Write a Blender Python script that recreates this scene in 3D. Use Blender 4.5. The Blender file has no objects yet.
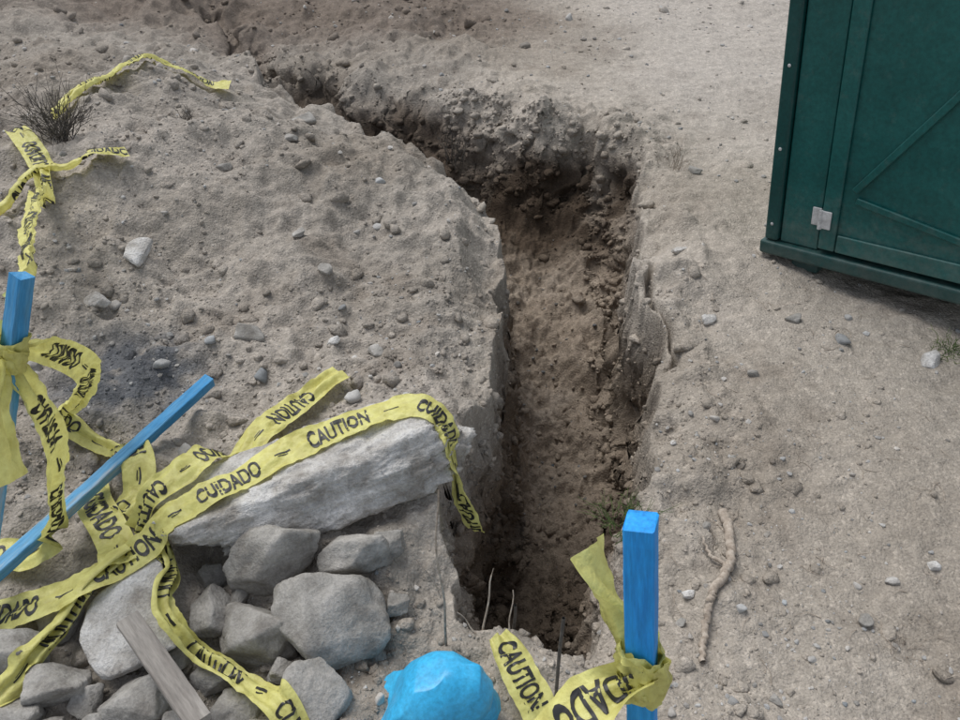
import bpy, math, random, bmesh
import numpy as np
from mathutils import Vector, Matrix
random.seed(4); rng=np.random.default_rng(4)
scene=bpy.context.scene
R=math.radians
# ---------------- noise
def _h(xi,yi,zi,s):
    h=(xi.astype(np.int64)*374761393+yi.astype(np.int64)*668265263+zi.astype(np.int64)*2246822519+s*3266489917)&0xffffffff
    h=((h^(h>>13))*1274126177)&0xffffffff
    h=(h^(h>>16))&0xffffffff
    return h/4294967295.0*2-1
def noise3(x,y,z,s=0):
    x,y,z=np.broadcast_arrays(x,y,z)
    xi=np.floor(x);yi=np.floor(y);zi=np.floor(z)
    fx=x-xi;fy=y-yi;fz=z-zi
    fx=fx*fx*fx*(fx*(fx*6-15)+10);fy=fy*fy*fy*(fy*(fy*6-15)+10);fz=fz*fz*fz*(fz*(fz*6-15)+10)
    def L(a,b,t): return a+(b-a)*t
    def c(a,b,d): return _h(xi+a,yi+b,zi+d,s)
    return L(L(L(c(0,0,0),c(1,0,0),fx),L(c(0,1,0),c(1,1,0),fx),fy),
             L(L(c(0,0,1),c(1,0,1),fx),L(c(0,1,1),c(1,1,1),fx),fy),fz)
def noise2(x,y,s=0):
    xi=np.floor(x);yi=np.floor(y);fx=x-xi;fy=y-yi
    fx=fx*fx*fx*(fx*(fx*6-15)+10);fy=fy*fy*fy*(fy*(fy*6-15)+10)
    zi=np.zeros_like(xi)
    def c(a,b): return _h(xi+a,yi+b,zi,s)
    a=c(0,0)+(c(1,0)-c(0,0))*fx; b=c(0,1)+(c(1,1)-c(0,1))*fx
    return a+(b-a)*fy
def fbm2(x,y,sc,o,s=0,g=.5):
    r=0;a=1;t=0
    for i in range(o):
        ang=.5+i*.9; ca,sa=math.cos(ang),math.sin(ang)
        r=r+a*noise2((x*ca-y*sa)*sc+i*7.3,(x*sa+y*ca)*sc-i*3.1,s+i); t+=a; a*=g; sc*=2.03
    return r/t
def sstep(a,b,x):
    t=np.clip((x-a)/(b-a),0,1); return t*t*(3-2*t)
# ---------------- trench outline (x, y, wall width of the edge starting here)
TR=[(-.07,.98,.1),(-.10,1.15,.2),(-.10,1.4,.22),(-.03,1.62,.15),(.01,1.9,.09),(.05,2.14,.09),(.07,2.5,.09),(.04,2.9,.09),
(-.1,3.1,.08),(-.35,3.3,.09),(-.67,3.73,.1),(-1.2,4.4,.12),(-1.7,5.2,.12),(-1.9,5.6,.12),
(-1.7,5.7,.36),(-1.4,5.15,.42),(-.57,4.5,.42),(-.1,4.2,.42),(.35,3.95,.34),(.6,3.82,.26),(.73,3.5,.2),(.69,3.05,.14),
(.64,2.7,.12),(.59,2.31,.14),(.53,1.8,.18),(.42,1.4,.16),(.30,1.09,.1),(.25,.97,.1)]
def trench(x,y):
    wx=x+.045*noise2(x*3.7,y*3.7,10)+.03*noise2(x*7,y*7,11)+.016*noise2(x*14,y*14,12)+.006*noise2(x*32,y*32,13)
    wy=y+.045*noise2(x*3.7,y*3.7,20)+.03*noise2(x*7,y*7,21)+.016*noise2(x*14,y*14,22)
    d=np.full(x.shape,1e9); inside=np.zeros(x.shape,bool); ws=np.zeros(x.shape); wt=np.zeros(x.shape)
    n=len(TR)
    for i in range(n):
        ax,ay,w=TR[i]; bx,by,_=TR[(i+1)%n]
        ex,ey=bx-ax,by-ay
        t=np.clip(((wx-ax)*ex+(wy-ay)*ey)/(ex*ex+ey*ey),0,1)
        dd=np.hypot(wx-ax-t*ex,wy-ay-t*ey)
        d=np.minimum(d,dd)
        k=1/(dd+.02)**4; ws+=k*w; wt+=k
        cnd=((ay>wy)!=(by>wy))
        xx=ex*(wy-ay)/(ey if abs(ey)>1e-9 else 1e-9)+ax
        inside^=cnd&(wx<xx)
    d=np.where(inside,d,-d)
    return d,ws/wt
def height(x,y,full=False):
    d,w=trench(x,y)
    z=.018*fbm2(x,y,.9,2,30)
    left=sstep(.25,-.25,x)
    e=((x+1.6)/1.3)**2+((y-2.75)/1.05)**2
    z=z+.42*np.exp(-e*1.0)
    z=z+.14*np.exp(-((x+1.5)/.3)**2-((y-3.5)/.35)**2)
    z=z+.12*np.exp(-((x+1.9)/.8)**2-((y-4.3)/.7)**2)
    lip=np.exp(-np.clip(-d,0,9)/.4)*left*sstep(.85,1.4,y)*sstep(3.5,2.8,y)
    z=z+.15*lip
    z=z+.06*sstep(.1,-.4,x)*sstep(1.8,1.2,y)
    z=z+.30*np.exp(-((y-7.2)/.9)**2)*sstep(1.0,-.6,x)
    z=z+.26*np.exp(-((x+3.0)/.9)**2-((y-5.4)/.9)**2)
    z=z+.05*np.exp(-np.clip(-d,0,9)/.15)*sstep(3.6,4.0,y)*(1+noise2(x*6,y*6,29))
    rough=np.clip(.22+.78*np.maximum(sstep(.3,-.1,x)*sstep(7,5,y),sstep(.45,.02,-d)),0,1)
    far=sstep(4.4,5.2,y+.35*fbm2(x,y,1.5,2,77)); rough=np.maximum(rough,.6*far*sstep(1.5,-.5,x))
    z=z+rough*.105*fbm2(x,y,2.6,3,40)+rough*left*.05*noise2(x*1.4,y*1.4,41)*sstep(1.4,2.,y)
    rid=np.abs(noise2(x*8,y*8,50)); z=z+rough*.030*(.5-rid)
    rid=np.abs(noise2(x*17+3,y*17,51)); z=z+rough*.010*(.5-rid)
    z=z+rough*.014*fbm2(x,y,22,3,60,.6)
    bl=np.clip(noise2(x*26,y*26,65),0,1); z=z+rough*.016*bl*bl
    bl=np.clip(noise2(x*11,y*11,67)-.25,0,1); z=z+rough*.04*bl
    z=z+.003*fbm2(x,y,50,3,66)+.014*(1-rough)*fbm2(x,y,6,4,68,.6)
    z=z-.07*sstep(.14,0,-d)*sstep(0,.3,x)*(.6+.4*noise2(x*7,y*7,71))
    z=z-.08*sstep(.20,0,-d)*sstep(.3,0,x)*sstep(1.1,1.5,y)*(.7+.7*noise2(x*5,y*5,70))
    z=z-.10*np.exp(-((-d-.035)/.008)**2)*sstep(.3,.4,x)*sstep(1.95,2.05,y)*sstep(2.55,2.45,y)
    D=.76-.28*sstep(2.3,3.6,y)+.04*noise2(x*4,y*4,72); D=D-.10*sstep(.2,-.6,x)-.28*sstep(-.7,-1.6,x)
    D=D-.10*sstep(1.6,1.2,y)
    p=np.clip(d/w,0,1)
    prof=1-(1-p)**1.6
    prof=prof*(3-prof*prof)/2
    bank=sstep(.2,.4,w); prof=prof*(1-bank)+bank*sstep(0,1,p)**.9
    talus=.11*np.exp(-np.clip(d-w,0,9)/.07)*sstep(0,1,p)*(.7+.6*noise2(x*8,y*8,73))
    floor=.045*fbm2(x,y,6,4,74,.6)*sstep(.3,1,p)+.03*fbm2(x,y,22,3,75,.6)*sstep(.05,.6,p)
    floor=floor+.03*np.clip(noise2(x*18,y*18,76)-.1,0,1)*sstep(.1,.8,p)+.014*fbm2(x,y,40,3,79,.65)*sstep(0,.2,p)
    z=z*(1-.9*prof)-D*prof+talus*prof+floor+bank*4*p*(1-p)*(.06*fbm2(x,y,6,4,78,.6)+.03*(.5-np.abs(noise2(x*11,y*11,83))))
    if full: return z,d,p,rough
    return z
def soilcol(x,y,z,d):
    def c(r,g,b): return np.array([r,g,b])
    base=np.empty(x.shape+(3,))
    base[:]=c(.375,.333,.282)
    def mix(col,f):
        nonlocal base
        base=base*(1-f[...,None])+c(*col)*f[...,None]
    mound=sstep(.2,-.2,x)
    mix((.325,.292,.252),mound)
    n1=fbm2(x,y,1.6,4,80)
    mix((.44,.395,.345),np.clip(n1*1.6,0,1)*.6)
    mix((.235,.200,.162),np.clip(-n1*1.9,0,1)*.6)
    n3=fbm2(x,y,5.5,4,88,.6); mix((.19,.158,.127),np.clip(n3*2.4-.45,0,1)*.5)
    g=np.exp(-(((x+.98)/.2)**2+((y-1.72)/.15)**2)**1.5); mix((.11,.12,.135),np.clip(g*1.9*(.6+1.2*fbm2(x,y,14,4,81)),0,1)*.85)
    f=sstep(4.6,5.4,y+.5*n1)*sstep(.9,-.2,x+.3*n1); mix((.17,.135,.108),f*.8)
    mix((.45,.41,.365),sstep(.4,1.4,x)*sstep(3.2,4.5,y)*.75)
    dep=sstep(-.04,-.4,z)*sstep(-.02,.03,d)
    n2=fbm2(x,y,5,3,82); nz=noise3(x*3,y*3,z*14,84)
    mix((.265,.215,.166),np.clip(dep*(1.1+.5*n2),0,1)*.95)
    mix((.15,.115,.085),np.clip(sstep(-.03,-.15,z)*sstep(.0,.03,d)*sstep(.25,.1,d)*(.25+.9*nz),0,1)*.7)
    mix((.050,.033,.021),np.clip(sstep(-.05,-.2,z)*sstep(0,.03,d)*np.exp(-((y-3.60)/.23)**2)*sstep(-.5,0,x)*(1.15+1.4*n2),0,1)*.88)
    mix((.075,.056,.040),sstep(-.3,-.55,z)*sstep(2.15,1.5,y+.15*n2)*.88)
    mix((.07,.05,.036),sstep(-.02,-.2,z)*sstep(0,.03,d)*sstep(.1,-.2,x)*sstep(2.8,3.1,y)*.85)  # overhang shade in the branch crevice, painted into the soil colour
    return np.clip(base,0.01,1)
def axis(segs):
    out=[segs[0][0]]
    for a,b,st in segs:
        n=max(1,int(round((b-a)/st))); out+=list(np.linspace(a,b,n+1)[1:])
    return np.array(out)
def grow(a,lim,st,f=1.25):
    o=[];v=a
    while v<lim: st*=f; v+=st; o.append(v)
    return o
xs=axis([(-4.2,-2.4,.022),(-2.4,-.18,.008),(-.18,.16,.003),(.16,.8,.0045),(.8,2.0,.009),(2.0,4.2,.022)])
xs=np.array([-v for v in grow(4.2,140,.022)][::-1]+list(xs)+grow(4.2,140,.022))
ys=axis([(.3,.6,.02),(.6,2.5,.0062),(2.5,4.2,.009),(4.2,7.0,.016)])
ys=np.array([ -v+.3 for v in grow(0,60,.02)][::-1]+list(ys)+grow(7.0,220,.016))
X,Y=np.meshgrid(xs,ys)
Z,D_,P_,Rg=height(X,Y,True)
far=sstep(7,12,np.hypot(X,Y)); Z=Z*(1-far)
wall=np.clip(4*P_*(1-P_),0,1)*(D_>0)
nw=.6*noise3(X*9,Y*9,Z*9,90)+.45*noise3(X*20,Y*20,Z*20,91)+.3*noise3(X*45,Y*45,Z*45,92)
XX=X+wall*.075*nw*np.where(X<.3,1,-1)
YY=Y+wall*.03*noise3(X*20,Y*20,Z*20,93)
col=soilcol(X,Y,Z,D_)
ny,nx=X.shape
co=np.stack([XX,YY,Z],-1).reshape(-1,3)
idx=np.arange(nx*ny).reshape(ny,nx)
q=np.stack([idx[:-1,:-1],idx[:-1,1:],idx[1:,1:],idx[1:,:-1]],-1).reshape(-1,4)
def mesh_np(name,co,faces,cols=None,smooth=True,mat=None,k=None):
    me=bpy.data.meshes.new(name); k=faces.shape[1]
    me.vertices.add(len(co)); me.vertices.foreach_set('co',np.ascontiguousarray(co,dtype=np.float32).ravel())
    me.loops.add(faces.size); me.loops.foreach_set('vertex_index',np.ascontiguousarray(faces,dtype=np.int32).ravel())
    me.polygons.add(len(faces)); me.polygons.foreach_set('loop_start',np.arange(0,faces.size,k,dtype=np.int32))
    me.polygons.foreach_set('loop_total',np.full(len(faces),k,dtype=np.int32))
    me.update(calc_edges=True)
    me.polygons.foreach_set('use_smooth',np.full(len(faces),smooth))
    if cols is not None:
        a=me.color_attributes.new('soilcol','FLOAT_COLOR','POINT')
        a.data.foreach_set('color',np.concatenate([cols,np.ones((len(cols),1))],1).astype(np.float32).ravel())
    ob=bpy.data.objects.new(name,me); scene.collection.objects.link(ob)
    if mat: me.materials.append(mat)
    me.validate()
    return ob
# ---------------- materials
def newmat(name):
    m=bpy.data.materials.new(name); m.use_nodes=True; nt=m.node_tree
    return m,nt,nt.nodes['Principled BSDF']
def N(nt,t,**k):
    n=nt.nodes.new(t)
    for a,b in k.items():
        if a in n.inputs: n.inputs[a].default_value=b
        else: setattr(n,a,b)
    return n
def mul(nt,colsock,facsock,lo,hi):
    mr=N(nt,'ShaderNodeMapRange'); nt.links.new(facsock,mr.inputs[0])
    mr.inputs[1].default_value=.3; mr.inputs[2].default_value=.7; mr.inputs[3].default_value=lo; mr.inputs[4].default_value=hi
    v=N(nt,'ShaderNodeVectorMath',operation='SCALE'); nt.links.new(colsock,v.inputs[0]); nt.links.new(mr.outputs[0],v.inputs['Scale'])
    return v.outputs[0]
def madd(nt,a,k,b=None):
    m=N(nt,'ShaderNodeMath',operation='MULTIPLY_ADD'); nt.links.new(a,m.inputs[0]); m.inputs[1].default_value=k
    if b is None: m.inputs[2].default_value=0
    else: nt.links.new(b,m.inputs[2])
    return m.outputs[0]
def soil_mat():
    m,nt,b=newmat('soil'); L=nt.links.new
    tc=N(nt,'ShaderNodeNewGeometry').outputs['Position']
    at=N(nt,'ShaderNodeAttribute',attribute_name='soilcol')
    n1=N(nt,'ShaderNodeTexNoise',Scale=26.,Detail=4.,Roughness=.7); L(tc,n1.inputs['Vector'])
    n2=N(nt,'ShaderNodeTexNoise',Scale=170.,Detail=3.,Roughness=.75); L(tc,n2.inputs['Vector'])
    v=N(nt,'ShaderNodeTexVoronoi',Scale=130.); L(tc,v.inputs['Vector'])
    c=mul(nt,at.outputs['Color'],n1.outputs[0],.80,1.18)
    c=mul(nt,c,n2.outputs[0],.78,1.2)
    sp=N(nt,'ShaderNodeSeparateColor'); L(v.outputs['Color'],sp.inputs[0])
    cr=N(nt,'ShaderNodeMapRange'); L(sp.outputs[0],cr.inputs[0]); cr.inputs[1].default_value=.75; cr.inputs[2].default_value=1; cr.inputs[3].default_value=1; cr.inputs[4].default_value=1.3
    s=N(nt,'ShaderNodeVectorMath',operation='SCALE'); L(c,s.inputs[0]); L(cr.outputs[0],s.inputs['Scale'])
    L(s.outputs[0],b.inputs['Base Color'])
    b.inputs['Roughness'].default_value=.95; b.inputs['Specular IOR Level'].default_value=.15
    h=madd(nt,n1.outputs[0],.010); h=madd(nt,n2.outputs[0],.0042,h); h=madd(nt,v.outputs['Distance'],-.0026,h)
    b1=N(nt,'ShaderNodeBump',Strength=1.,Distance=1.); L(h,b1.inputs['Height'])
    L(b1.outputs[0],b.inputs['Normal'])
    return m
def stone_mat(name,c1,c2,c3,sc=14,bump=.006,attr=False,spec=.25,rgh=.88,stretch=None,obj=False,p=(.35,.66),dust=None,dz=.3):
    m,nt,b=newmat(name); L=nt.links.new
    tc=N(nt,'ShaderNodeTexCoord').outputs['Object'] if obj else N(nt,'ShaderNodeNewGeometry').outputs['Position']
    tc0=tc
    if stretch:
        mp=N(nt,'ShaderNodeMapping'); mp.inputs['Scale'].default_value=stretch; L(tc,mp.inputs[0]); tc=mp.outputs[0]
    n1=N(nt,'ShaderNodeTexNoise',Scale=float(sc),Detail=6.,Roughness=.65); L(tc,n1.inputs['Vector'])
    n2=N(nt,'ShaderNodeTexNoise',Scale=sc*14.,Detail=3.,Roughness=.7); L(tc,n2.inputs['Vector'])
    cr=N(nt,'ShaderNodeValToRGB'); L(n1.outputs[0],cr.inputs[0]); e=cr.color_ramp
    e.elements[0].position=p[0]; e.elements[0].color=(*c1,1); e.elements[1].position=p[1]; e.elements[1].color=(*c3,1)
    k=e.elements.new(.5); k.color=(*c2,1)
    src=cr.outputs[0]
    if attr:
        at=N(nt,'ShaderNodeAttribute',attribute_name='soilcol')
        src=mul(nt,at.outputs['Color'],n1.outputs[0],.8,1.2)
    c=mul(nt,src,n2.outputs[0],.78,1.18)
    if dust:
        sx=N(nt,'ShaderNodeSeparateXYZ'); L(tc0,sx.inputs[0])
        zr=N(nt,'ShaderNodeMapRange'); L(sx.outputs[2],zr.inputs[0]); zr.inputs[1].default_value=dz; zr.inputs[2].default_value=0.; zr.inputs[3].default_value=.0; zr.inputs[4].default_value=.32
        nd=N(nt,'ShaderNodeTexNoise',Scale=22.,Detail=7.,Roughness=.75); L(tc0,nd.inputs['Vector'])
        ad=N(nt,'ShaderNodeMath',operation='ADD'); L(zr.outputs[0],ad.inputs[0]); L(nd.outputs[0],ad.inputs[1])
        r2=N(nt,'ShaderNodeMapRange'); L(ad.outputs[0],r2.inputs[0]); r2.inputs[1].default_value=.56; r2.inputs[2].default_value=1.05; r2.inputs[3].default_value=0; r2.inputs[4].default_value=.5
        mx=N(nt,'ShaderNodeMix',data_type='RGBA'); L(r2.outputs[0],mx.inputs[0]); L(c,mx.inputs[6]); mx.inputs[7].default_value=(*dust,1); c=mx.outputs[2]
    L(c,b.inputs['Base Color']); b.inputs['Roughness'].default_value=rgh; b.inputs['Specular IOR Level'].default_value=spec
    h=madd(nt,n1.outputs[0],bump); h=madd(nt,n2.outputs[0],bump*.25,h)
    b1=N(nt,'ShaderNodeBump',Strength=1.,Distance=1.); L(h,b1.inputs['Height'])
    L(b1.outputs[0],b.inputs['Normal'])
    return m
SOIL=soil_mat()
ROCK=stone_mat('rock_grey',(.20,.185,.165),(.31,.295,.27),(.43,.41,.38),12,.010)
CONC=stone_mat('concrete_old',(.30,.275,.245),(.52,.50,.47),(.70,.69,.67),11,.020)
GRAV=stone_mat('gravel_stone',(.2,.2,.2),(.3,.3,.3),(.4,.4,.4),40,.003,True)
BLUE=stone_mat('blue_painted_wood',(.012,.22,.62),(.02,.33,.80),(.09,.44,.84),16,.0014,spec=.35,rgh=.6,stretch=(1,1,.1),obj=True)
BLUEF=stone_mat('faded_blue_wood',(.05,.26,.52),(.13,.34,.54),(.36,.42,.46),16,.0018,spec=.3,rgh=.7,stretch=(1,1,.1),obj=True,p=(.38,.58))
WOODG=stone_mat('weathered_wood',(.20,.18,.16),(.32,.295,.265),(.42,.39,.35),14,.003,stretch=(1,1,.12),obj=True)
TWIG=stone_mat('dry_twig',(.24,.195,.155),(.38,.32,.26),(.50,.44,.37),60,.001)
TWIGD=stone_mat('dead_shrub',(.06,.055,.05),(.10,.09,.08),(.16,.14,.12),60,.001)
GRASS=stone_mat('grass_blade',(.06,.10,.03),(.10,.15,.05),(.20,.22,.09),30,.0005)
GREEN=stone_mat('green_plastic',(.005,.072,.068),(.007,.086,.081),(.012,.102,.096),5,.0010,spec=.4,rgh=.38,obj=True,dust=(.18,.185,.165),dz=.3)
GREEND=stone_mat('dark_green_plastic',(.003,.042,.040),(.005,.053,.050),(.010,.064,.061),6,.0010,spec=.35,rgh=.45,obj=True,dust=(.15,.15,.135),dz=.15)
STEEL=stone_mat('galvanised_steel',(.35,.35,.35),(.48,.48,.48),(.6,.6,.6),40,.0005,rgh=.45,spec=.6)
BAG=stone_mat('blue_plastic_film',(.035,.38,.68),(.045,.43,.75),(.07,.49,.80),7,.0015,spec=.45,rgh=.38)
def tape_mat():
    m,nt,b=newmat('yellow_tape_film'); L=nt.links.new
    tc=N(nt,'ShaderNodeNewGeometry').outputs['Position']
    n=N(nt,'ShaderNodeTexNoise',Scale=35.,Detail=5.,Roughness=.65); L(tc,n.inputs['Vector'])
    cr=N(nt,'ShaderNodeValToRGB'); L(n.outputs[0],cr.inputs[0]); cr.color_ramp.elements[0].position=.3; cr.color_ramp.elements[0].color=(.62,.57,.17,1)
    cr.color_ramp.elements[1].position=.65; cr.color_ramp.elements[1].color=(.86,.83,.30,1); L(cr.outputs[0],b.inputs['Base Color'])
    b.inputs['Roughness'].default_value=.38; b.inputs['Specular IOR Level'].default_value=.4
    bp=N(nt,'ShaderNodeBump',Strength=.8,Distance=.006); L(n.outputs[0],bp.inputs['Height']); L(bp.outputs[0],b.inputs['Normal'])
    tr=N(nt,'ShaderNodeBsdfTranslucent'); L(cr.outputs[0],tr.inputs[0]); mx=N(nt,'ShaderNodeMixShader'); mx.inputs[0].default_value=.3
    L(b.outputs[0],mx.inputs[1]); L(tr.outputs[0],mx.inputs[2]); L(mx.outputs[0],nt.nodes['Material Output'].inputs[0])
    return m
TAPE=tape_mat()
INK,_nt,_b=newmat('black_ink'); _b.inputs['Base Color'].default_value=(.02,.02,.02,1); _b.inputs['Roughness'].default_value=.5
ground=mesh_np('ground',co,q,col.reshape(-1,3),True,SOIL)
# ---------------- rocks
def ico(sub):
    bm=bmesh.new(); bmesh.ops.create_icosphere(bm,subdivisions=sub,radius=1)
    v=np.array([w.co[:] for w in bm.verts]); f=np.array([[w.index for w in p.verts] for p in bm.faces]); bm.free(); return v,f
ICO={k:ico(k) for k in (1,2,3,4,5,6)}
def rockshape(sub,seed,p=14,npl=11,rough=.03,box=False):
    r=np.random.default_rng(seed); v,f=ICO[sub]; v=v/np.linalg.norm(v,axis=1)[:,None]
    n=r.normal(size=(npl,3)); n/=np.linalg.norm(n,axis=1)[:,None]; h=r.uniform(.6,1.0,npl)
    ax=np.vstack([np.eye(3),-np.eye(3)]); 
    if box: ax=ax+r.normal(size=(6,3))*.14; n=n[:9]; h=r.uniform(.85,1.15,9)
    n=np.vstack([n,ax]); h=np.concatenate([h,np.full(6,.95)])
    dd=np.clip(v@n.T,0,None)/h[:len(n)]; rad=(dd**p).sum(1)**(-1/p)
    w=v*rad[:,None]
    if rough>0:
        o=seed*1.7
        k=noise3(w[:,0]*2+o,w[:,1]*2,w[:,2]*2,1)*1.6+noise3(w[:,0]*5+o,w[:,1]*5,w[:,2]*5,2)*.8+noise3(w[:,0]*12+o,w[:,1]*12,w[:,2]*12,3)*.4+noise3(w[:,0]*28+o,w[:,1]*28,w[:,2]*28,3)*.2
        if sub>5: k=k-.7*np.abs(noise3(w[:,0]*16+o,w[:,1]*6,w[:,2]*5,5))+.3*noise3(w[:,0]*80,w[:,1]*32,w[:,2]*26,6)
        w=w*(1+rough*k)[:,None]
    return w,f
def gz(x,y): return float(height(np.array([float(x)]),np.array([float(y)]))[0])
def rock(name,x,y,dims,rot,seed,mat,lift=.35,p=14,box=False,rough=.03,sub=5,z=None):
    w,f=rockshape(sub,seed,p,box=box,rough=rough)
    w=w*np.array(dims)/2
    M=np.array((Matrix.Rotation(R(rot[2]),3,'Z')@Matrix.Rotation(R(rot[1]),3,'Y')@Matrix.Rotation(R(rot[0]),3,'X')))
    w=w@M.T
    if z is None: z=gz(x,y)
    w=w+np.array([x,y,z+dims[2]*lift])
    return mesh_np(name,w,f,None,True,mat)
rock('concrete_chunk',-.35,1.285,(.66,.28,.21),(-16,-8,23),3,CONC,.36,20,True,.07,6,z=.12)
rk=[(-.458,1.10,.24,.16,.15,20,1),(-.58,1.0,.10,.12,.10,0,2),(-.48,.95,.14,.16,.13,30,3),(-.31,.95,.25,.21,.15,10,4),
(-.33,.80,.18,.14,.12,60,5),(-.84,.82,.13,.09,.08,10,7),(-.67,.79,.15,.11,.1,0,8),(-.95,.88,.12,.12,.1,40,9),(-.77,.80,.07,.07,.05,0,10),
(-.4,1.03,.11,.08,.09,15,11),(-.47,.80,.11,.09,.08,70,12),(-.18,1.02,.05,.05,.04,0,13),(-.28,1.11,.16,.10,.1,0,14),
(-.63,.90,.09,.07,.06,0,15),(-.55,.86,.1,.07,.06,30,16),(-.88,.97,.1,.08,.06,30,17),(-.40,.87,.07,.06,.05,30,18),(-.9,.76,.12,.1,.07,30,19),(-.58,.73,.1,.09,.07,10,20),
(-.20,1.13,.08,.06,.05,20,21),(-.53,1.04,.06,.05,.04,50,22),(-.61,1.09,.08,.06,.05,50,23),(-.22,.93,.04,.04,.03,0,24),(-.74,.73,.09,.07,.05,20,25),(-.82,.74,.06,.06,.05,20,26),(-.42,.74,.07,.06,.05,10,27),(-1.02,.80,.10,.08,.06,10,28)]
for i,(x,y,a,b,c,rz,s) in enumerate(rk): rock('rock' ,x,y,(a,b,c),(random.uniform(-18,18),random.uniform(-18,18),rz),s+20,ROCK,.3,26,False,.04)
st=[(1.43,1.97,.09),(.57,1.30,.035),(.88,1.04,.05),(1.11,1.2,.04),(.62,.85,.03),(.456,1.04,.03),(.49,1.11,.035),(1.06,2.19,.06),
(-.685,1.9,.09),(-1.165,1.99,.09),(-.31,1.87,.07),(-.81,3.5,.13),(-.44,1.9,.05),(-1.28,1.75,.07),(.95,3.3,.07),(.75,2.6,.06),(-.95,2.75,.07),(-.62,2.4,.05),(.98,1.15,.035),(.7,1.55,.03),(-.5,2.2,.06),(-1.5,2.1,.08),(-.75,3.0,.07),(.85,1.9,.045),(.78,2.2,.05)]
for i,(x,y,a) in enumerate(st): rock('stone',x,y,(a,a*.7,a*.5),(random.uniform(-15,15),random.uniform(-15,15),random.uniform(0,180)),60+i,ROCK if i%3 else CONC,.2,20,False,.03,4)
rock('stone',-1.09,2.19,(.06,.12,.03),(10,10,0),91,CONC,.5,20,True,.03,4)
rock('concrete_slab_piece',-.73,.95,(.19,.22,.05),(10,-12,30),31,CONC,.6,20,True)
# ---------------- scatter
def place(name,x,y,z,r,cols,mat,shape,sub,smooth,rough,sink,nv=10):
    base=[rockshape(sub,100+i,14,rough=rough)[0] for i in range(nv)]; f=ICO[sub][1]; V=[];C=[];F=[];o=0
    for i in range(len(x)):
        b=base[i%nv]*np.array(shape)*r[i]*rng.uniform(.75,1.25,3)
        e=rng.uniform(0,6.28); c,s=math.cos(e),math.sin(e); t=rng.normal()*.35; ct,st=math.cos(t),math.sin(t)
        M=np.array([[c,-s,0],[s,c,0],[0,0,1]])@np.array([[1,0,0],[0,ct,-st],[0,st,ct]])
        V.append(b@M.T+np.array([x[i],y[i],z[i]+r[i]*sink])); F.append(f+o); o+=len(b); C.append(np.repeat(cols[i:i+1],len(b),0))
    return mesh_np(name,np.vstack(V),np.vstack(F),np.vstack(C),smooth,mat)
def scatter(name,n,rfun,mat,colf,shape=(1,1,.7),sub=1,smooth=False,xr=(-3.6,3.6),dens=None,sink=.2,nv=10,rough=0):
    y=.65*np.exp(rng.random(n)*math.log(7.2/.65)); x=(rng.random(n)*2-1)*np.minimum(.62*y+.6,xr[1])
    cl=fbm2(x,y,1.7,3,200); k=rng.random(n)<np.clip(.5+1.3*cl,.08,1); x=x[k];y=y[k]; n=len(x)
    if dens is not None:
        k=rng.random(n)<dens(x,y); x=x[k];y=y[k]
    n=len(x); r=rfun(n)*np.clip(.6+y*.16,.7,1.6)
    z,d,p,_=height(x,y,True)
    keep=~((p>.05)&(p<.8)); x,y,z,d,r=x[keep],y[keep],z[keep],d[keep],r[keep]
    return place(name,x,y,z,r,colf(x,y,z,d),mat,shape,sub,smooth,rough,sink,nv)
def gcol(x,y,z,d):
    n=len(x); g=rng.uniform(.22,.52,n)[:,None]*np.array([1,.96,.90]); g=g+rng.normal(size=(n,1))*.012*np.array([1,0,-1])
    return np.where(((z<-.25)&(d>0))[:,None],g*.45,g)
def pw(lo,hi,k): return lambda n: np.minimum(lo*(rng.random(n)+1e-4)**(-k),hi)
scatter('gravel',13000,pw(.0020,.011,.5),GRAV,gcol,sink=.1)
scatter('pebbles',1000,pw(.006,.026,.42),GRAV,gcol,sub=3,smooth=True,sink=.15,rough=.03)
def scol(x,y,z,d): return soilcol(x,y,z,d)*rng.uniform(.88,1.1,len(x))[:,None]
def dm(x,y):
    d,_=trench(x,y); return np.clip(.2+.8*np.maximum(sstep(.1,-.1,x),sstep(.4,.0,-d)),0,1)
scatter('soil_clods',32000,pw(.003,.032,.52),SOIL,scol,dens=dm,sub=2,smooth=True,rough=.14,sink=.0,nv=24)
msk=np.argwhere((P_>.03)&(P_<.97)&(D_>0)&(Y<5)&(Y>.9)); pk=msk[rng.choice(len(msk),7000,replace=False)]; pi,pj=pk[:,0],pk[:,1]
place('soil_clods',XX[pi,pj],YY[pi,pj],Z[pi,pj],pw(.004,.026,.5)(len(pk)),col[pi,pj]*rng.uniform(.85,1.15,len(pk))[:,None],SOIL,(1,1,.8),2,True,.14,0.,24)
bpy.context.view_layer.update()
dg=bpy.context.evaluated_depsgraph_get()
def surf(x,y,top=2.0):
    h=scene.ray_cast(dg,Vector((x,y,top)),Vector((0,0,-1)))
    return h[1].z if h[0] else 0.
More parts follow.
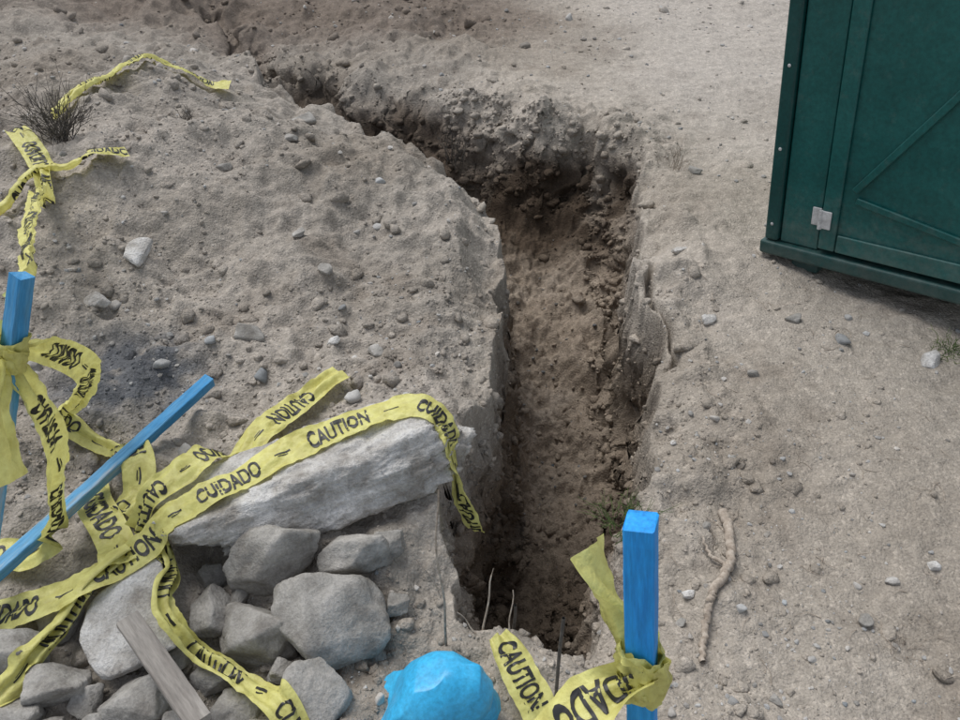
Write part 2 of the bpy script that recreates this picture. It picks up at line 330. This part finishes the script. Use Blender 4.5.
# ---------------- caution tape
def word_mesh(txt,wid,hei):
    cu=bpy.data.curves.new('t','FONT'); cu.body=txt; cu.offset=.028; cu.resolution_u=4; cu.size=1
    ob=bpy.data.objects.new('t',cu); scene.collection.objects.link(ob); bpy.context.view_layer.update()
    me=bpy.data.meshes.new_from_object(ob.evaluated_get(bpy.context.evaluated_depsgraph_get()))
    bpy.data.objects.remove(ob)
    bm=bmesh.new(); bm.from_mesh(me)
    xs_=[v.co.x for v in bm.verts]; ys_=[v.co.y for v in bm.verts]
    x0,x1,y0,y1=min(xs_),max(xs_),min(ys_),max(ys_)
    for v in bm.verts: v.co.x=(v.co.x-x0)/(x1-x0)*wid; v.co.y=((v.co.y-y0)/(y1-y0)-.5)*hei
    for i in range(1,int(wid/.005)):
        bmesh.ops.bisect_plane(bm,geom=bm.verts[:]+bm.edges[:]+bm.faces[:],plane_co=(i*.005,0,0),plane_no=(1,0,0))
    for k in (-.012,0,.012):
        bmesh.ops.bisect_plane(bm,geom=bm.verts[:]+bm.edges[:]+bm.faces[:],plane_co=(0,k,0),plane_no=(0,1,0))
    vs=np.array([v.co[:2] for v in bm.verts]); fs=[[v.index for v in f.verts] for f in bm.faces]
    bm.free(); return vs,fs
WORDS=[word_mesh('CAUTION',.150,.050),word_mesh('CUIDADO',.150,.050)]
def catmull(P,n=24):
    P=[P[0]*2-P[1]]+P+[P[-1]*2-P[-2]]; out=[]
    for i in range(1,len(P)-2):
        for k in range(n):
            t=k/n; a,b,c,d=P[i-1],P[i],P[i+1],P[i+2]
            out.append(.5*((2*b)+(c-a)*t+(2*a-5*b+4*c-d)*t*t+(3*b-a-3*c+d)*t**3))
    out.append(P[-2]); return np.array(out)
def tape(pts,phase=0,first=0,seed=0,width=.079,drape=True,words=True):
    A=[np.array([p[0],p[1],(surf(p[0],p[1])+p[3] if p[2] is None else p[2]),p[4],p[5],1.0 if p[2] is None else 0.0]) for p in pts]
    C=catmull(A); seg=np.r_[0,np.cumsum(np.linalg.norm(np.diff(C[:,:3],axis=0),axis=1))]
    Ln=seg[-1]; n=max(4,int(Ln/.006)); s=np.linspace(0,Ln,n)
    C=np.stack([np.interp(s,seg,C[:,k]) for k in range(6)],1)
    if drape:
        sz=np.array([surf(a,b) for a,b in C[:,:2]])
        mx=np.array([sz[max(0,i-5):i+6].max() for i in range(n)]); pad=np.pad(mx,5,mode='edge')
        sm=np.convolve(pad,np.ones(11)/11,'valid')
        on=C[:,5]>.5
        lift=np.interp(np.arange(n),np.linspace(0,n-1,len(pts)),[p[3] for p in pts])
        C[:,2]=np.where(on,sm+lift+.004,np.maximum(C[:,2],np.where(C[:,2]>sz-.12,sz+.004,-9)))
        pz=np.pad(C[:,2],4,mode='edge'); C[:,2]=np.convolve(pz,np.ones(9)/9,'valid')
    T=np.gradient(C[:,:3],axis=0); T/=np.linalg.norm(T,axis=1)[:,None]+1e-9
    nv=13; V=np.zeros((n,nv,3)); Nn=np.zeros((n,3)); v=np.linspace(-1,1,nv)
    Sp=None
    for i in range(n):
        t=T[i]; S=np.cross(t,[0,0,1.]); l=np.linalg.norm(S)
        if l<.35 and Sp is not None: S=Sp-t*np.dot(Sp,t)
        elif Sp is not None and np.dot(S,Sp)<0 and l<.6: S=Sp-t*np.dot(Sp,t)
        S/=np.linalg.norm(S)+1e-9; Sp=S
        B=np.cross(S,t); a=R(C[i,3]+7*math.sin(s[i]*17+seed*2)); S2=S*math.cos(a)+B*math.sin(a); N2=np.cross(S2,t); Nn[i]=N2
        wf=C[i,4]; hw=width/2
        fold=(1-wf)*hw*.75*np.sin(v*2*np.pi*1.0+seed)
        cr=.0055*noise2(s[i]*22+v*1.2+seed*9,v*2.5+s[i]*3,300+seed)+.0028*noise2(s[i]*70+v*3,v*7.,301+seed)+.003*(.5-np.abs(noise2(s[i]*34-v*2.2,v*1.3+seed,302)))
        V[i]=C[i,:3]+S2[None]*(v*hw*wf)[:,None]+N2[None]*(fold+cr)[:,None]
    if drape:
        for i in range(n):
            for j in range(nv):
                z=surf(V[i,j,0],V[i,j,1])
                if V[i,j,2]<z+.004 and V[i,j,2]>z-.12: V[i,j,2]=z+.004
    verts=V.reshape(-1,3).tolist(); faces=[]; mi=[]
    for i in range(n-1):
        for j in range(nv-1):
            a=i*nv+j; faces.append([a,a+1,a+nv+1,a+nv]); mi.append(0)
    gu=np.gradient(V,axis=0); gv=np.gradient(V,axis=1); GN=np.cross(gv,gu); GN/=np.linalg.norm(GN,axis=2)[...,None]+1e-12
    def mp(ss,tt,off):
        fi=np.clip(ss/Ln*(n-1),0,n-1.001); i0=fi.astype(int); fx=(fi-i0)[:,None]
        fj=np.clip((tt/(width/2)+1)/2*(nv-1),0,nv-1.001); j0=fj.astype(int); fy=(fj-j0)[:,None]
        def bl(A_): return (A_[i0,j0]*(1-fy)+A_[i0,j0+1]*fy)*(1-fx)+(A_[i0+1,j0]*(1-fy)+A_[i0+1,j0+1]*fy)*fx
        return bl(V)+bl(GN)*off
    if words:
        k=first; pos=phase
        while pos<Ln-.02:
            vs,fs=WORDS[k%2]
            fs2=[f for f in fs if max(vs[f,0])+pos<Ln-.001 and min(vs[f,0])+pos>.001]
            if fs2:
                for off in (.0012,-.0012):
                    o=len(verts); verts+=mp(vs[:,0]+pos,-vs[:,1],off).tolist()
                    for f in fs2: faces.append([o+a for a in f]); mi.append(1)
            b0=pos+.188
            if b0>0 and b0+.04<Ln:
                for off in (.0012,-.0012):
                    for (xa,xb,ya,yb) in ((0,.038,-.003,.001),(.006,.030,.004,.006)):
                        o=len(verts); xx=np.linspace(xa,xb,9); 
                        verts+=mp(b0+np.r_[xx,xx],np.r_[np.full(9,ya),np.full(9,yb)],off).tolist()
                        for a in range(8): faces.append([o+a,o+a+1,o+a+10,o+a+9]); mi.append(1)
            pos+=.27; k+=1
    me=bpy.data.meshes.new('caution_tape'); me.from_pydata(verts,[],faces); me.materials.append(TAPE); me.materials.append(INK)
    me.polygons.foreach_set('material_index',mi); me.polygons.foreach_set('use_smooth',[True]*len(faces)); me.update()
    ob=bpy.data.objects.new('caution_tape',me); scene.collection.objects.link(ob); return ob
G=None
tapes=[
 dict(pts=[(-1.16,.93,G,.02,0,1),(-1.02,.97,G,.01,0,1),(-.92,.98,G,.02,0,1),(-.82,1.02,G,.03,0,1),(-.70,1.115,.20,0,0,1),(-.605,1.175,.27,0,0,1),(-.50,1.25,G,.01,0,1),(-.40,1.31,G,.01,0,1),(-.28,1.37,G,.01,0,1),(-.17,1.40,G,.01,0,1),(-.09,1.38,.30,.0,20,1),(-.06,1.33,.19,0,65,1),(-.04,1.30,.10,0,80,1),(-.01,1.28,.01,0,75,1)],phase=.10,first=1,seed=1),
 dict(pts=[(-.39,1.73,G,.02,0,.9),(-.44,1.66,G,.02,10,.8),(-.50,1.57,G,.02,0,.95),(-.56,1.46,G,.03,0,1),(-.62,1.34,G,.03,0,1),(-.69,1.23,G,.03,0,.95),(-.77,1.15,G,.03,20,.7)],phase=.12,first=0,seed=2),
 dict(pts=[(-.70,1.11,G,.04,60,.5),(-.66,1.04,G,.03,60,.6),(-.64,.94,G,.01,40,.7),(-.56,.88,G,.01,20,.6),(-.47,.83,G,.01,30,.8),(-.38,.77,G,.02,10,.8),(-.33,.70,G,.02,0,.8)],phase=.02,first=1,seed=3),
 dict(pts=[(-.76,1.09,G,.03,70,.4),(-.80,1.04,G,.02,60,.4),(-.85,.96,G,.01,70,.5),(-.88,.87,G,.01,50,.6),(-.93,.78,G,.01,30,.8)],phase=.1,first=0,seed=4),
 dict(pts=[(-.85,1.13,.70,0,60,.6),(-.84,1.21,.65,0,50,.8),(-.88,1.38,.45,0,30,.9),(-1.01,1.48,.26,0,-40,.7),(-1.09,1.51,G,.03,-20,.8),(-.97,1.46,G,.02,10,.7),(-.86,1.40,G,.02,0,.9),(-.81,1.30,G,.02,0,1),(-.84,1.22,G,.02,0,.8)],phase=.12,first=1,seed=5),
 dict(pts=[(-.845,1.12,.70,0,70,.5),(-.85,1.14,.60,0,70,.8),(-.87,1.17,.44,0,75,1),(-.91,1.16,.30,0,70,1),(-.95,1.13,.18,0,45,1),(-1.06,1.12,G,.04,10,1),(-1.2,1.10,G,.03,0,1)],phase=.13,first=0,seed=6),
 dict(pts=[(-.86,1.11,.70,0,80,.5),(-.85,1.05,.65,0,80,.8),(-.842,1.01,.59,0,80,.8),(-.834,.98,.53,0,80,1)],phase=.3,first=0,seed=7,drape=False),
 dict(pts=[(-.83,1.17,.78,0,70,.4),(-.90,1.36,.73,0,60,.8),(-1.08,1.66,.62,0,45,1),(-1.28,2.08,.51,0,30,.8),(-1.42,2.40,G,.03,10,.7),(-1.50,2.54,G,.02,0,1),(-1.66,2.74,G,.02,0,.9)],phase=.18,first=0,seed=8),
 dict(pts=[(-1.75,2.20,G,.02,10,.7),(-1.55,2.27,G,.01,30,.5),(-1.45,2.43,G,.03,30,.6),(-1.33,2.48,G,.02,20,.7),(-1.20,2.56,G,.02,0,1)],phase=.02,first=1,seed=9),
 dict(pts=[(-1.62,2.95,G,.02,30,.5),(-1.54,3.18,G,.02,20,.6),(-1.48,3.38,G,.02,20,.8),(-1.40,3.52,G,.02,10,.8),(-1.27,3.55,G,.02,10,.9),(-1.12,3.56,G,.02,0,1)],phase=.18,first=0,seed=10),
 dict(pts=[(-.93,1.30,G,.03,0,.9),(-.90,1.24,G,.03,10,1),(-.85,1.18,G,.02,0,1),(-.80,1.11,G,.03,0,1),(-.77,1.05,G,.03,0,1)],phase=.03,first=1,seed=11),
 dict(pts=[(.04,.935,G,.05,20,.6),(.06,.90,G,.03,10,.9),(.085,.85,G,.02,0,1),(.12,.79,G,.01,0,1),(.16,.70,G,.01,0,1)],phase=.02,first=0,seed=12),
 dict(pts=[(.13,.60,.83,0,20,1),(.145,.575,.80,0,40,.9),(.165,.545,.765,0,60,.5),(.185,.53,.73,0,60,.4)],phase=.5,first=0,seed=13,drape=False),
 dict(pts=[(.20,.50,.722,0,20,.35),(.165,.492,.71,0,10,.6),(.125,.475,.69,0,0,1),(.08,.45,.65,0,-10,1),(-.02,.38,.5,0,-10,1),(-.1,.3,.25,0,0,1)],phase=-.02,first=1,seed=14,drape=False),
]
for t in tapes: tape(**t)
# ---------------- stakes
def stake(name,p0,p1,w,mat,roll=0,knot=None,seed=0,point=True,w2=None):
    p0=Vector(p0);p1=Vector(p1); L=(p1-p0).length; w2=w2 or w
    bm=bmesh.new(); n=int(L/.02); rings=[]
    rr=random.Random(seed)
    for i in range(n+1):
        z=L*i/n; k=1.0
        if point and i<5: k=.15+.85*i/5
        ring=[]
        bw=.0012*math.sin(z*5+seed)
        for a,b in ((-1,-.88),(-.88,-1),(.88,-1),(1,-.88),(1,.88),(.88,1),(-.88,1),(-1,.88)):
            j=rr.uniform(-1,1)*.0006
            ring.append(bm.verts.new((a*w/2*k+j+bw,b*w2/2*k+j,z+(rr.uniform(-.002,.002) if i==n else 0))))
        rings.append(ring)
    for i in range(n):
        for j in range(8):
            bm.faces.new((rings[i][j],rings[i][(j+1)%8],rings[i+1][(j+1)%8],rings[i+1][j]))
    bm.faces.new(rings[-1]); bm.faces.new(rings[0][::-1])
    me=bpy.data.meshes.new(name); bm.to_mesh(me); bm.free(); me.materials.append(mat)
    ob=bpy.data.objects.new(name,me); scene.collection.objects.link(ob)
    q_=(p1-p0).to_track_quat('Z','Y')
    ob.matrix_world=Matrix.Translation(p0)@q_.to_matrix().to_4x4()@Matrix.Rotation(R(roll),4,'Z')
    return ob
stake('blue_wooden_stake',(.280,.36,-.12),(.170,.55,.934),.034,BLUE,roll=42,seed=1)
stake('blue_wooden_stake',(-1.12,.92,-.05),(-.80,1.18,.835),.031,BLUEF,roll=20,seed=2)
stake('blue_wooden_stake',(-1.17,.72,.185),(-.725,1.635,.205),.030,BLUEF,roll=10,seed=3)
stake('grey_plank',(-.50,.70,.20),(-.70,.91,.20),.045,WOODG,roll=5,seed=4,point=False,w2=.018)
def knot(c,axis,r,h,seed,parent=None):
    V=[];F=[]; ax=Vector(axis).normalized(); u=ax.orthogonal().normalized(); v_=ax.cross(u)
    o=0
    for k in range(6):
        n=48; tilt=rng.normal()*.45; ph=rng.uniform(0,6.28); z0=rng.uniform(-h*.45,h*.45); w=.010+.009*rng.random()
        for i in range(n):
            a=2*math.pi*i/n; rr=r*(1+.12*math.sin(a*3+ph)+.04*k)
            for j,s_ in enumerate((-1,-.33,.33,1)):
                zz=z0+math.sin(a+ph)*tilt*r+s_*w*(1+.4*math.sin(a*2+ph)); rj=rr*(1+.12*math.sin(j*2+a*5+ph)+.05*math.sin(a*11+ph))
                p=Vector(c)+u*math.cos(a)*rj+v_*math.sin(a)*rj+ax*zz; V.append(p[:])
        for i in range(n):
            for j in range(3):
                a=o+i*4+j; b=o+((i+1)%n)*4+j; F.append([a,a+1,b+1,b])
        o+=n*4
    return mesh_np('caution_tape',np.array(V),np.array(F),None,True,TAPE)
knot((.193,.512,.715),(-.112,.19,1.065),.025,.05,1)
knot((-.851,1.137,.70),(.32,.26,.885),.024,.05,2)
# ---------------- twigs, shrub, grass
def tubes(name,lines,mat,sides=5):
    V=[];F=[];o=0
    for pts,r0,r1 in lines:
        P=np.array(pts,float); n=len(P)
        for i in range(n):
            t=P[min(i+1,n-1)]-P[max(i-1,0)]; t/=np.linalg.norm(t)+1e-9
            a=np.cross(t,[.3,.5,.8]); a/=np.linalg.norm(a); b=np.cross(t,a); r=r0+(r1-r0)*i/(n-1)
            for k in range(sides):
                e=2*math.pi*k/sides; V.append(P[i]+r*(a*math.cos(e)+b*math.sin(e)))
        for i in range(n-1):
            for k in range(sides):
                k2=(k+1)%sides; F.append([o+i*sides+k,o+i*sides+k2,o+(i+1)*sides+k2,o+(i+1)*sides+k])
        o+=n*sides
    return mesh_np(name,np.array(V),np.array(F),None,True,mat)
def onsurf(pl,lift=.006,n=10,jit=.004):
    C=catmull([np.array(p,float) for p in pl],n); return [(a+rng.normal()*jit*.5,b+rng.normal()*jit*.5,surf(a,b)+lift) for a,b in C]
def smoothz(L,k=5):
    z=np.array([p[2] for p in L]); z=np.convolve(np.pad(z,k,mode='edge'),np.ones(2*k+1)/(2*k+1),'valid')+.003
    return [(p[0],p[1],zz) for p,zz in zip(L,z)]
stk=smoothz(onsurf([(.625,1.35),(.620,1.27),(.594,1.175),(.540,1.10),(.520,1.06),(.50,1.0),(.478,.93)],.013))
tubes('dead_branch',[(stk,.0135,.007),(smoothz(onsurf([(.585,1.17),(.555,1.21),(.545,1.25)],.014)),.006,.003)],TWIG,7)
def stemline(p0,p1,n=12,wob=.008):
    p0=np.array(p0);p1=np.array(p1); ph=rng.uniform(0,6,3)
    return [tuple(p0+(p1-p0)*i/(n-1)+wob*np.sin(ph+i*.9)*(i/(n-1))) for i in range(n)]
tubes('dry_stalk',[(stemline((-.07,.933,.02),(-.086,1.012,.467)),.0032,.0018),(stemline((-.08,.96,.2),(-.12,.99,.30),6),.0014,.0008)],TWIG)
tubes('dry_stalk',[(stemline((.0,.97,.0),(.03,1.06,.17),wob=.004),.003,.0015),(stemline((.03,.96,0),(-.05,1.0,.09),wob=.004),.003,.0012),(stemline((.06,.95,0),(.07,1.03,.12),wob=.004),.0025,.0012)],TWIG)
tubes('metal_rod',[(stemline((.148,.79,-.1),(.156,.863,.28),wob=.001),.0038,.0038)],TWIGD)
tubes('metal_rod',[(stemline((.072,1.04,-.3),(.075,1.01,.10),wob=.003),.0036,.0036)],TWIGD)
def shrub(name,x,y,h,n,mat,spread=.6,r=.0016):
    z=surf(x,y); L=[]
    for i in range(n):
        a=rng.uniform(0,6.28); s=rng.uniform(.1,spread); l=h*rng.uniform(.5,1)
        p0=(x+rng.normal()*.02,y+rng.normal()*.02,z-.01); d=np.array([math.cos(a)*s,math.sin(a)*s,1]); d/=np.linalg.norm(d)
        p1=np.array(p0)+d*l; ln=stemline(p0,p1,8,.012); L.append((ln,r,r*.4))
        for k in range(3):
            b=np.array(ln[rng.integers(3,7)]); L.append((stemline(b,b+(d+rng.normal(size=3)*.6)*l*.3,4,.004),r*.6,r*.3))
    return tubes(name,L,mat,4)
shrub('dead_shrub',-1.50,2.72,.20,75,TWIGD,1.3,.0018)
shrub('dead_shrub',-.14,3.9,.18,18,TWIGD,.7,.002)
shrub('dead_shrub',-1.15,3.05,.08,14,TWIGD,1.2)
shrub('weed_plant',.36,1.30,.11,32,GRASS,1.4,.0013)
shrub('weed_plant',.88,3.35,.13,16,TWIG,1.0)
shrub('grass_tuft',1.50,2.0,.07,26,GRASS,1.4,.0016)
shrub('weed_plant',.33,1.18,.07,16,TWIG,1.4,.0010)
shrub('weed_plant',.95,.98,.06,14,TWIG,1.8,.0010)
L=[]
for i in range(130):
    x=rng.uniform(.35,1.4);y=rng.uniform(.8,2.4)
    if trench(np.array([x]),np.array([y]))[0][0]>-.05: continue
    a=rng.uniform(0,6.28);l=rng.uniform(.02,.07); z=surf(x,y)
    L.append(([(x,y,z+.002),(x+math.cos(a)*l/2,y+math.sin(a)*l/2,z+.006),(x+math.cos(a+.3)*l,y+math.sin(a+.3)*l,surf(x+math.cos(a+.3)*l,y+math.sin(a+.3)*l)+.003)],.0011,.0005))
tubes('dry_straw',L,TWIG,4)
# ---------------- blue plastic bag
def bag():
    n=160; m=80; V=[];F=[]
    for i in range(m):
        t=i/(m-1)
        for j in range(n):
            a=2*math.pi*j/n; r=.094*(math.sin(min(1,t*1.15)*math.pi/2))**.95*(1+.08*math.sin(a*2+.6)+.07*math.sin(a*3+2))+(.022*max(0,t-.82)/.18)*(1+.4*math.sin(a*5+1))
            z=.155*(1-t**1.5)
            V.append((math.cos(a)*r,math.sin(a)*r*.85,z))
    V=np.array(V); x,y,z=V.T
    k1=.5-np.abs(noise3(x*9,y*9,z*5,400)); k2=.5-np.abs(noise3(x*22+3,y*22,z*9,402))
    e=.030*k1+.009*k2
    nn=V-np.array([0,0,-.05]); nn/=np.linalg.norm(nn,axis=1)[:,None]
    V=V+nn*e[:,None]; V[:,0]+=.3*np.clip(V[:,2],0,1)
    for i in range(m-1):
        for j in range(n): F.append([i*n+j,i*n+(j+1)%n,(i+1)*n+(j+1)%n,(i+1)*n+j])
    z0=surf(-.06,.80); V=V+np.array([-.105,.80,z0-.015])
    return mesh_np('blue_plastic_bag',V,np.array(F),None,True,BAG)
bag()
# ---------------- portable toilet
root=bpy.data.objects.new('portable_toilet',None); scene.collection.objects.link(root)
def part(name,bm,mat,bev=0):
    me=bpy.data.meshes.new(name); bm.to_mesh(me); bm.free(); me.materials.append(mat)
    ob=bpy.data.objects.new(name,me); scene.collection.objects.link(ob); ob.parent=root
    if bev:
        b=ob.modifiers.new('b','BEVEL'); b.width=bev; b.segments=3; b.limit_method='ANGLE'
    return ob
def boxes(name,L,mat,bev=.006):
    bm=bmesh.new()
    for (x0,x1,y0,y1,z0,z1) in L:
        g=bmesh.ops.create_cube(bm,size=1)
        for v in g['verts']: v.co=Vector(((x0+x1)/2+v.co.x*(x1-x0),(y0+y1)/2+v.co.y*(y1-y0),(z0+z1)/2+v.co.z*(z1-z0)))
    return part(name,bm,mat,bev)
W=1.12
boxes('base_skid',[(-.012,W+.012,-.022,W+.01,0,.052)],GREEND,.01)
boxes('runners',[(.1,.2,.02,W-.02,-.05,-.002),(W-.2,W-.1,.02,W-.02,-.05,-.002)],GREEND,.006)
boxes('side_walls',[(.008,W-.008,.03,W-.01,.054,2.08)],GREEN,.01)
boxes('corner_posts',[(0,.052,-.014,.05,.054,2.1),(W-.052,W,-.014,.05,.054,2.1),(0,.052,W-.05,W,.054,2.1),(W-.052,W,W-.05,W,.054,2.1)],GREEND,.012)
boxes('door_jamb',[(.056,.196,.002,.04,.054,2.08),(.96,W-.056,.002,.04,.054,2.08)],GREEN,.005)
boxes('door_panel',[(.204,.952,-.004,.026,.07,2.02)],GREEN,.004)
boxes('door_frame',[(.204,.262,-.016,-.006,.07,2.02),(.894,.952,-.016,-.006,.07,2.02),(.266,.890,-.016,-.006,.07,.135),(.266,.890,-.016,-.006,1.95,2.02)],GREEN,.006)
def bar(bm,a,b,w,y0,y1):
    a=Vector((a[0],0,a[1]));b=Vector((b[0],0,b[1])); t=(b-a).normalized(); s=Vector((-t.z,0,t.x))*w/2
    P=[a+s,a-s,b-s,b+s]; f=[bm.verts.new((p.x,y0,p.z)) for p in P]; g=[bm.verts.new((p.x,y1,p.z)) for p in P]
    bm.faces.new(f[::-1]); bm.faces.new(g)
    for i in range(4): bm.faces.new((f[i],f[(i+1)%4],g[(i+1)%4],g[i]))
bm=bmesh.new()
for k,(a,b) in enumerate([((.30,.30),(.56,.66)),((.31,.27),(.84,.17)),((.56,.70),(.56,1.3)),((.30,1.7),(.56,1.34)),((.60,.66),(.86,.30)),((.60,1.34),(.86,1.7))]): bar(bm,a,b,.024,-.005,-.016)
bmesh.ops.recalc_face_normals(bm,faces=bm.faces[:]); part('door_ribs',bm,GREEN,.004)
boxes('hinge_plates',[(.165,.197,-.006,.0,.15,.215),(.208,.240,-.022,-.017,.15,.215),(.165,.197,-.006,.0,1.2,1.265),(.208,.240,-.022,-.017,1.2,1.265)],STEEL,.002)
bm=bmesh.new()
for z in (.18,1.23):
    g=bmesh.ops.create_cone(bm,segments=16,radius1=.008,radius2=.008,depth=.068,cap_ends=True)
    for v in g['verts']: v.co+=Vector((.2025,-.018,z))
part('hinge_pins',bm,STEEL)
bm=bmesh.new()
for x,zs in ((.026,(.12,.4,.68,.96,1.24,1.52)),):
    for z in zs:
        g=bmesh.ops.create_uvsphere(bm,u_segments=12,v_segments=8,radius=.006)
        for v in g['verts']: v.co=Vector((v.co.x+x,v.co.y*.5-.014,v.co.z+z))
part('rivets',bm,STEEL)
boxes('vent_louvres',[(.2,.9,-.004,.03,2.10,2.12)],GREEND,.003)
bm=bmesh.new(); n=12
for i in range(n+1):
    t=i/n; x=-.03+t*(W+.06); z=2.11+.17*math.sin(t*math.pi)**.6
    for y in (-.04,W+.04): bm.verts.new((x,y,z))
bm.verts.ensure_lookup_table()
for i in range(n): bm.faces.new([bm.verts[2*i],bm.verts[2*i+2],bm.verts[2*i+3],bm.verts[2*i+1]])
bm.faces.new([bm.verts[2*i] for i in range(n+1)]); bm.faces.new([bm.verts[2*i+1] for i in range(n+1)][::-1])
bm.faces.new([bm.verts[0],bm.verts[1],bm.verts[2*n+1],bm.verts[2*n]])
bmesh.ops.recalc_face_normals(bm,faces=bm.faces[:]); part('roof',bm,GREEND,.01)
root.matrix_world=Matrix.Translation((1.07,2.60,.025))@Matrix.Rotation(R(-45),4,'Z')@Matrix.Rotation(R(-8),4,'Y')
# ---------------- camera
cam=bpy.data.cameras.new('camera'); co_=bpy.data.objects.new('camera',cam); scene.collection.objects.link(co_)
cam.lens=30; cam.sensor_width=36; cam.clip_end=600; co_.location=(0,0,1.6); co_.rotation_euler=(R(90-39),0,0); scene.camera=co_
# ---------------- light
az,el=R(-45),R(62)
w=bpy.data.worlds.new('World'); scene.world=w; w.use_nodes=True; nt=w.node_tree
sky=nt.nodes.new('ShaderNodeTexSky'); sky.sky_type='NISHITA'; sky.sun_disc=False; sky.sun_elevation=el; sky.sun_rotation=az
hs=nt.nodes.new('ShaderNodeHueSaturation'); hs.inputs['Saturation'].default_value=.4
nt.links.new(sky.outputs[0],hs.inputs['Color']); nt.links.new(hs.outputs[0],nt.nodes['Background'].inputs[0]); nt.nodes['Background'].inputs[1].default_value=.15
sl=bpy.data.lights.new('sun','SUN'); sl.energy=2.5; sl.angle=R(38); sl.color=(1,.98,.95); so=bpy.data.objects.new('sun',sl); scene.collection.objects.link(so)
dv=Vector((math.sin(az)*math.cos(el),math.cos(az)*math.cos(el),math.sin(el)))
so.rotation_euler=dv.to_track_quat('Z','Y').to_euler()
scene.view_settings.view_transform='Standard'; scene.view_settings.look='None'; scene.view_settings.exposure=0
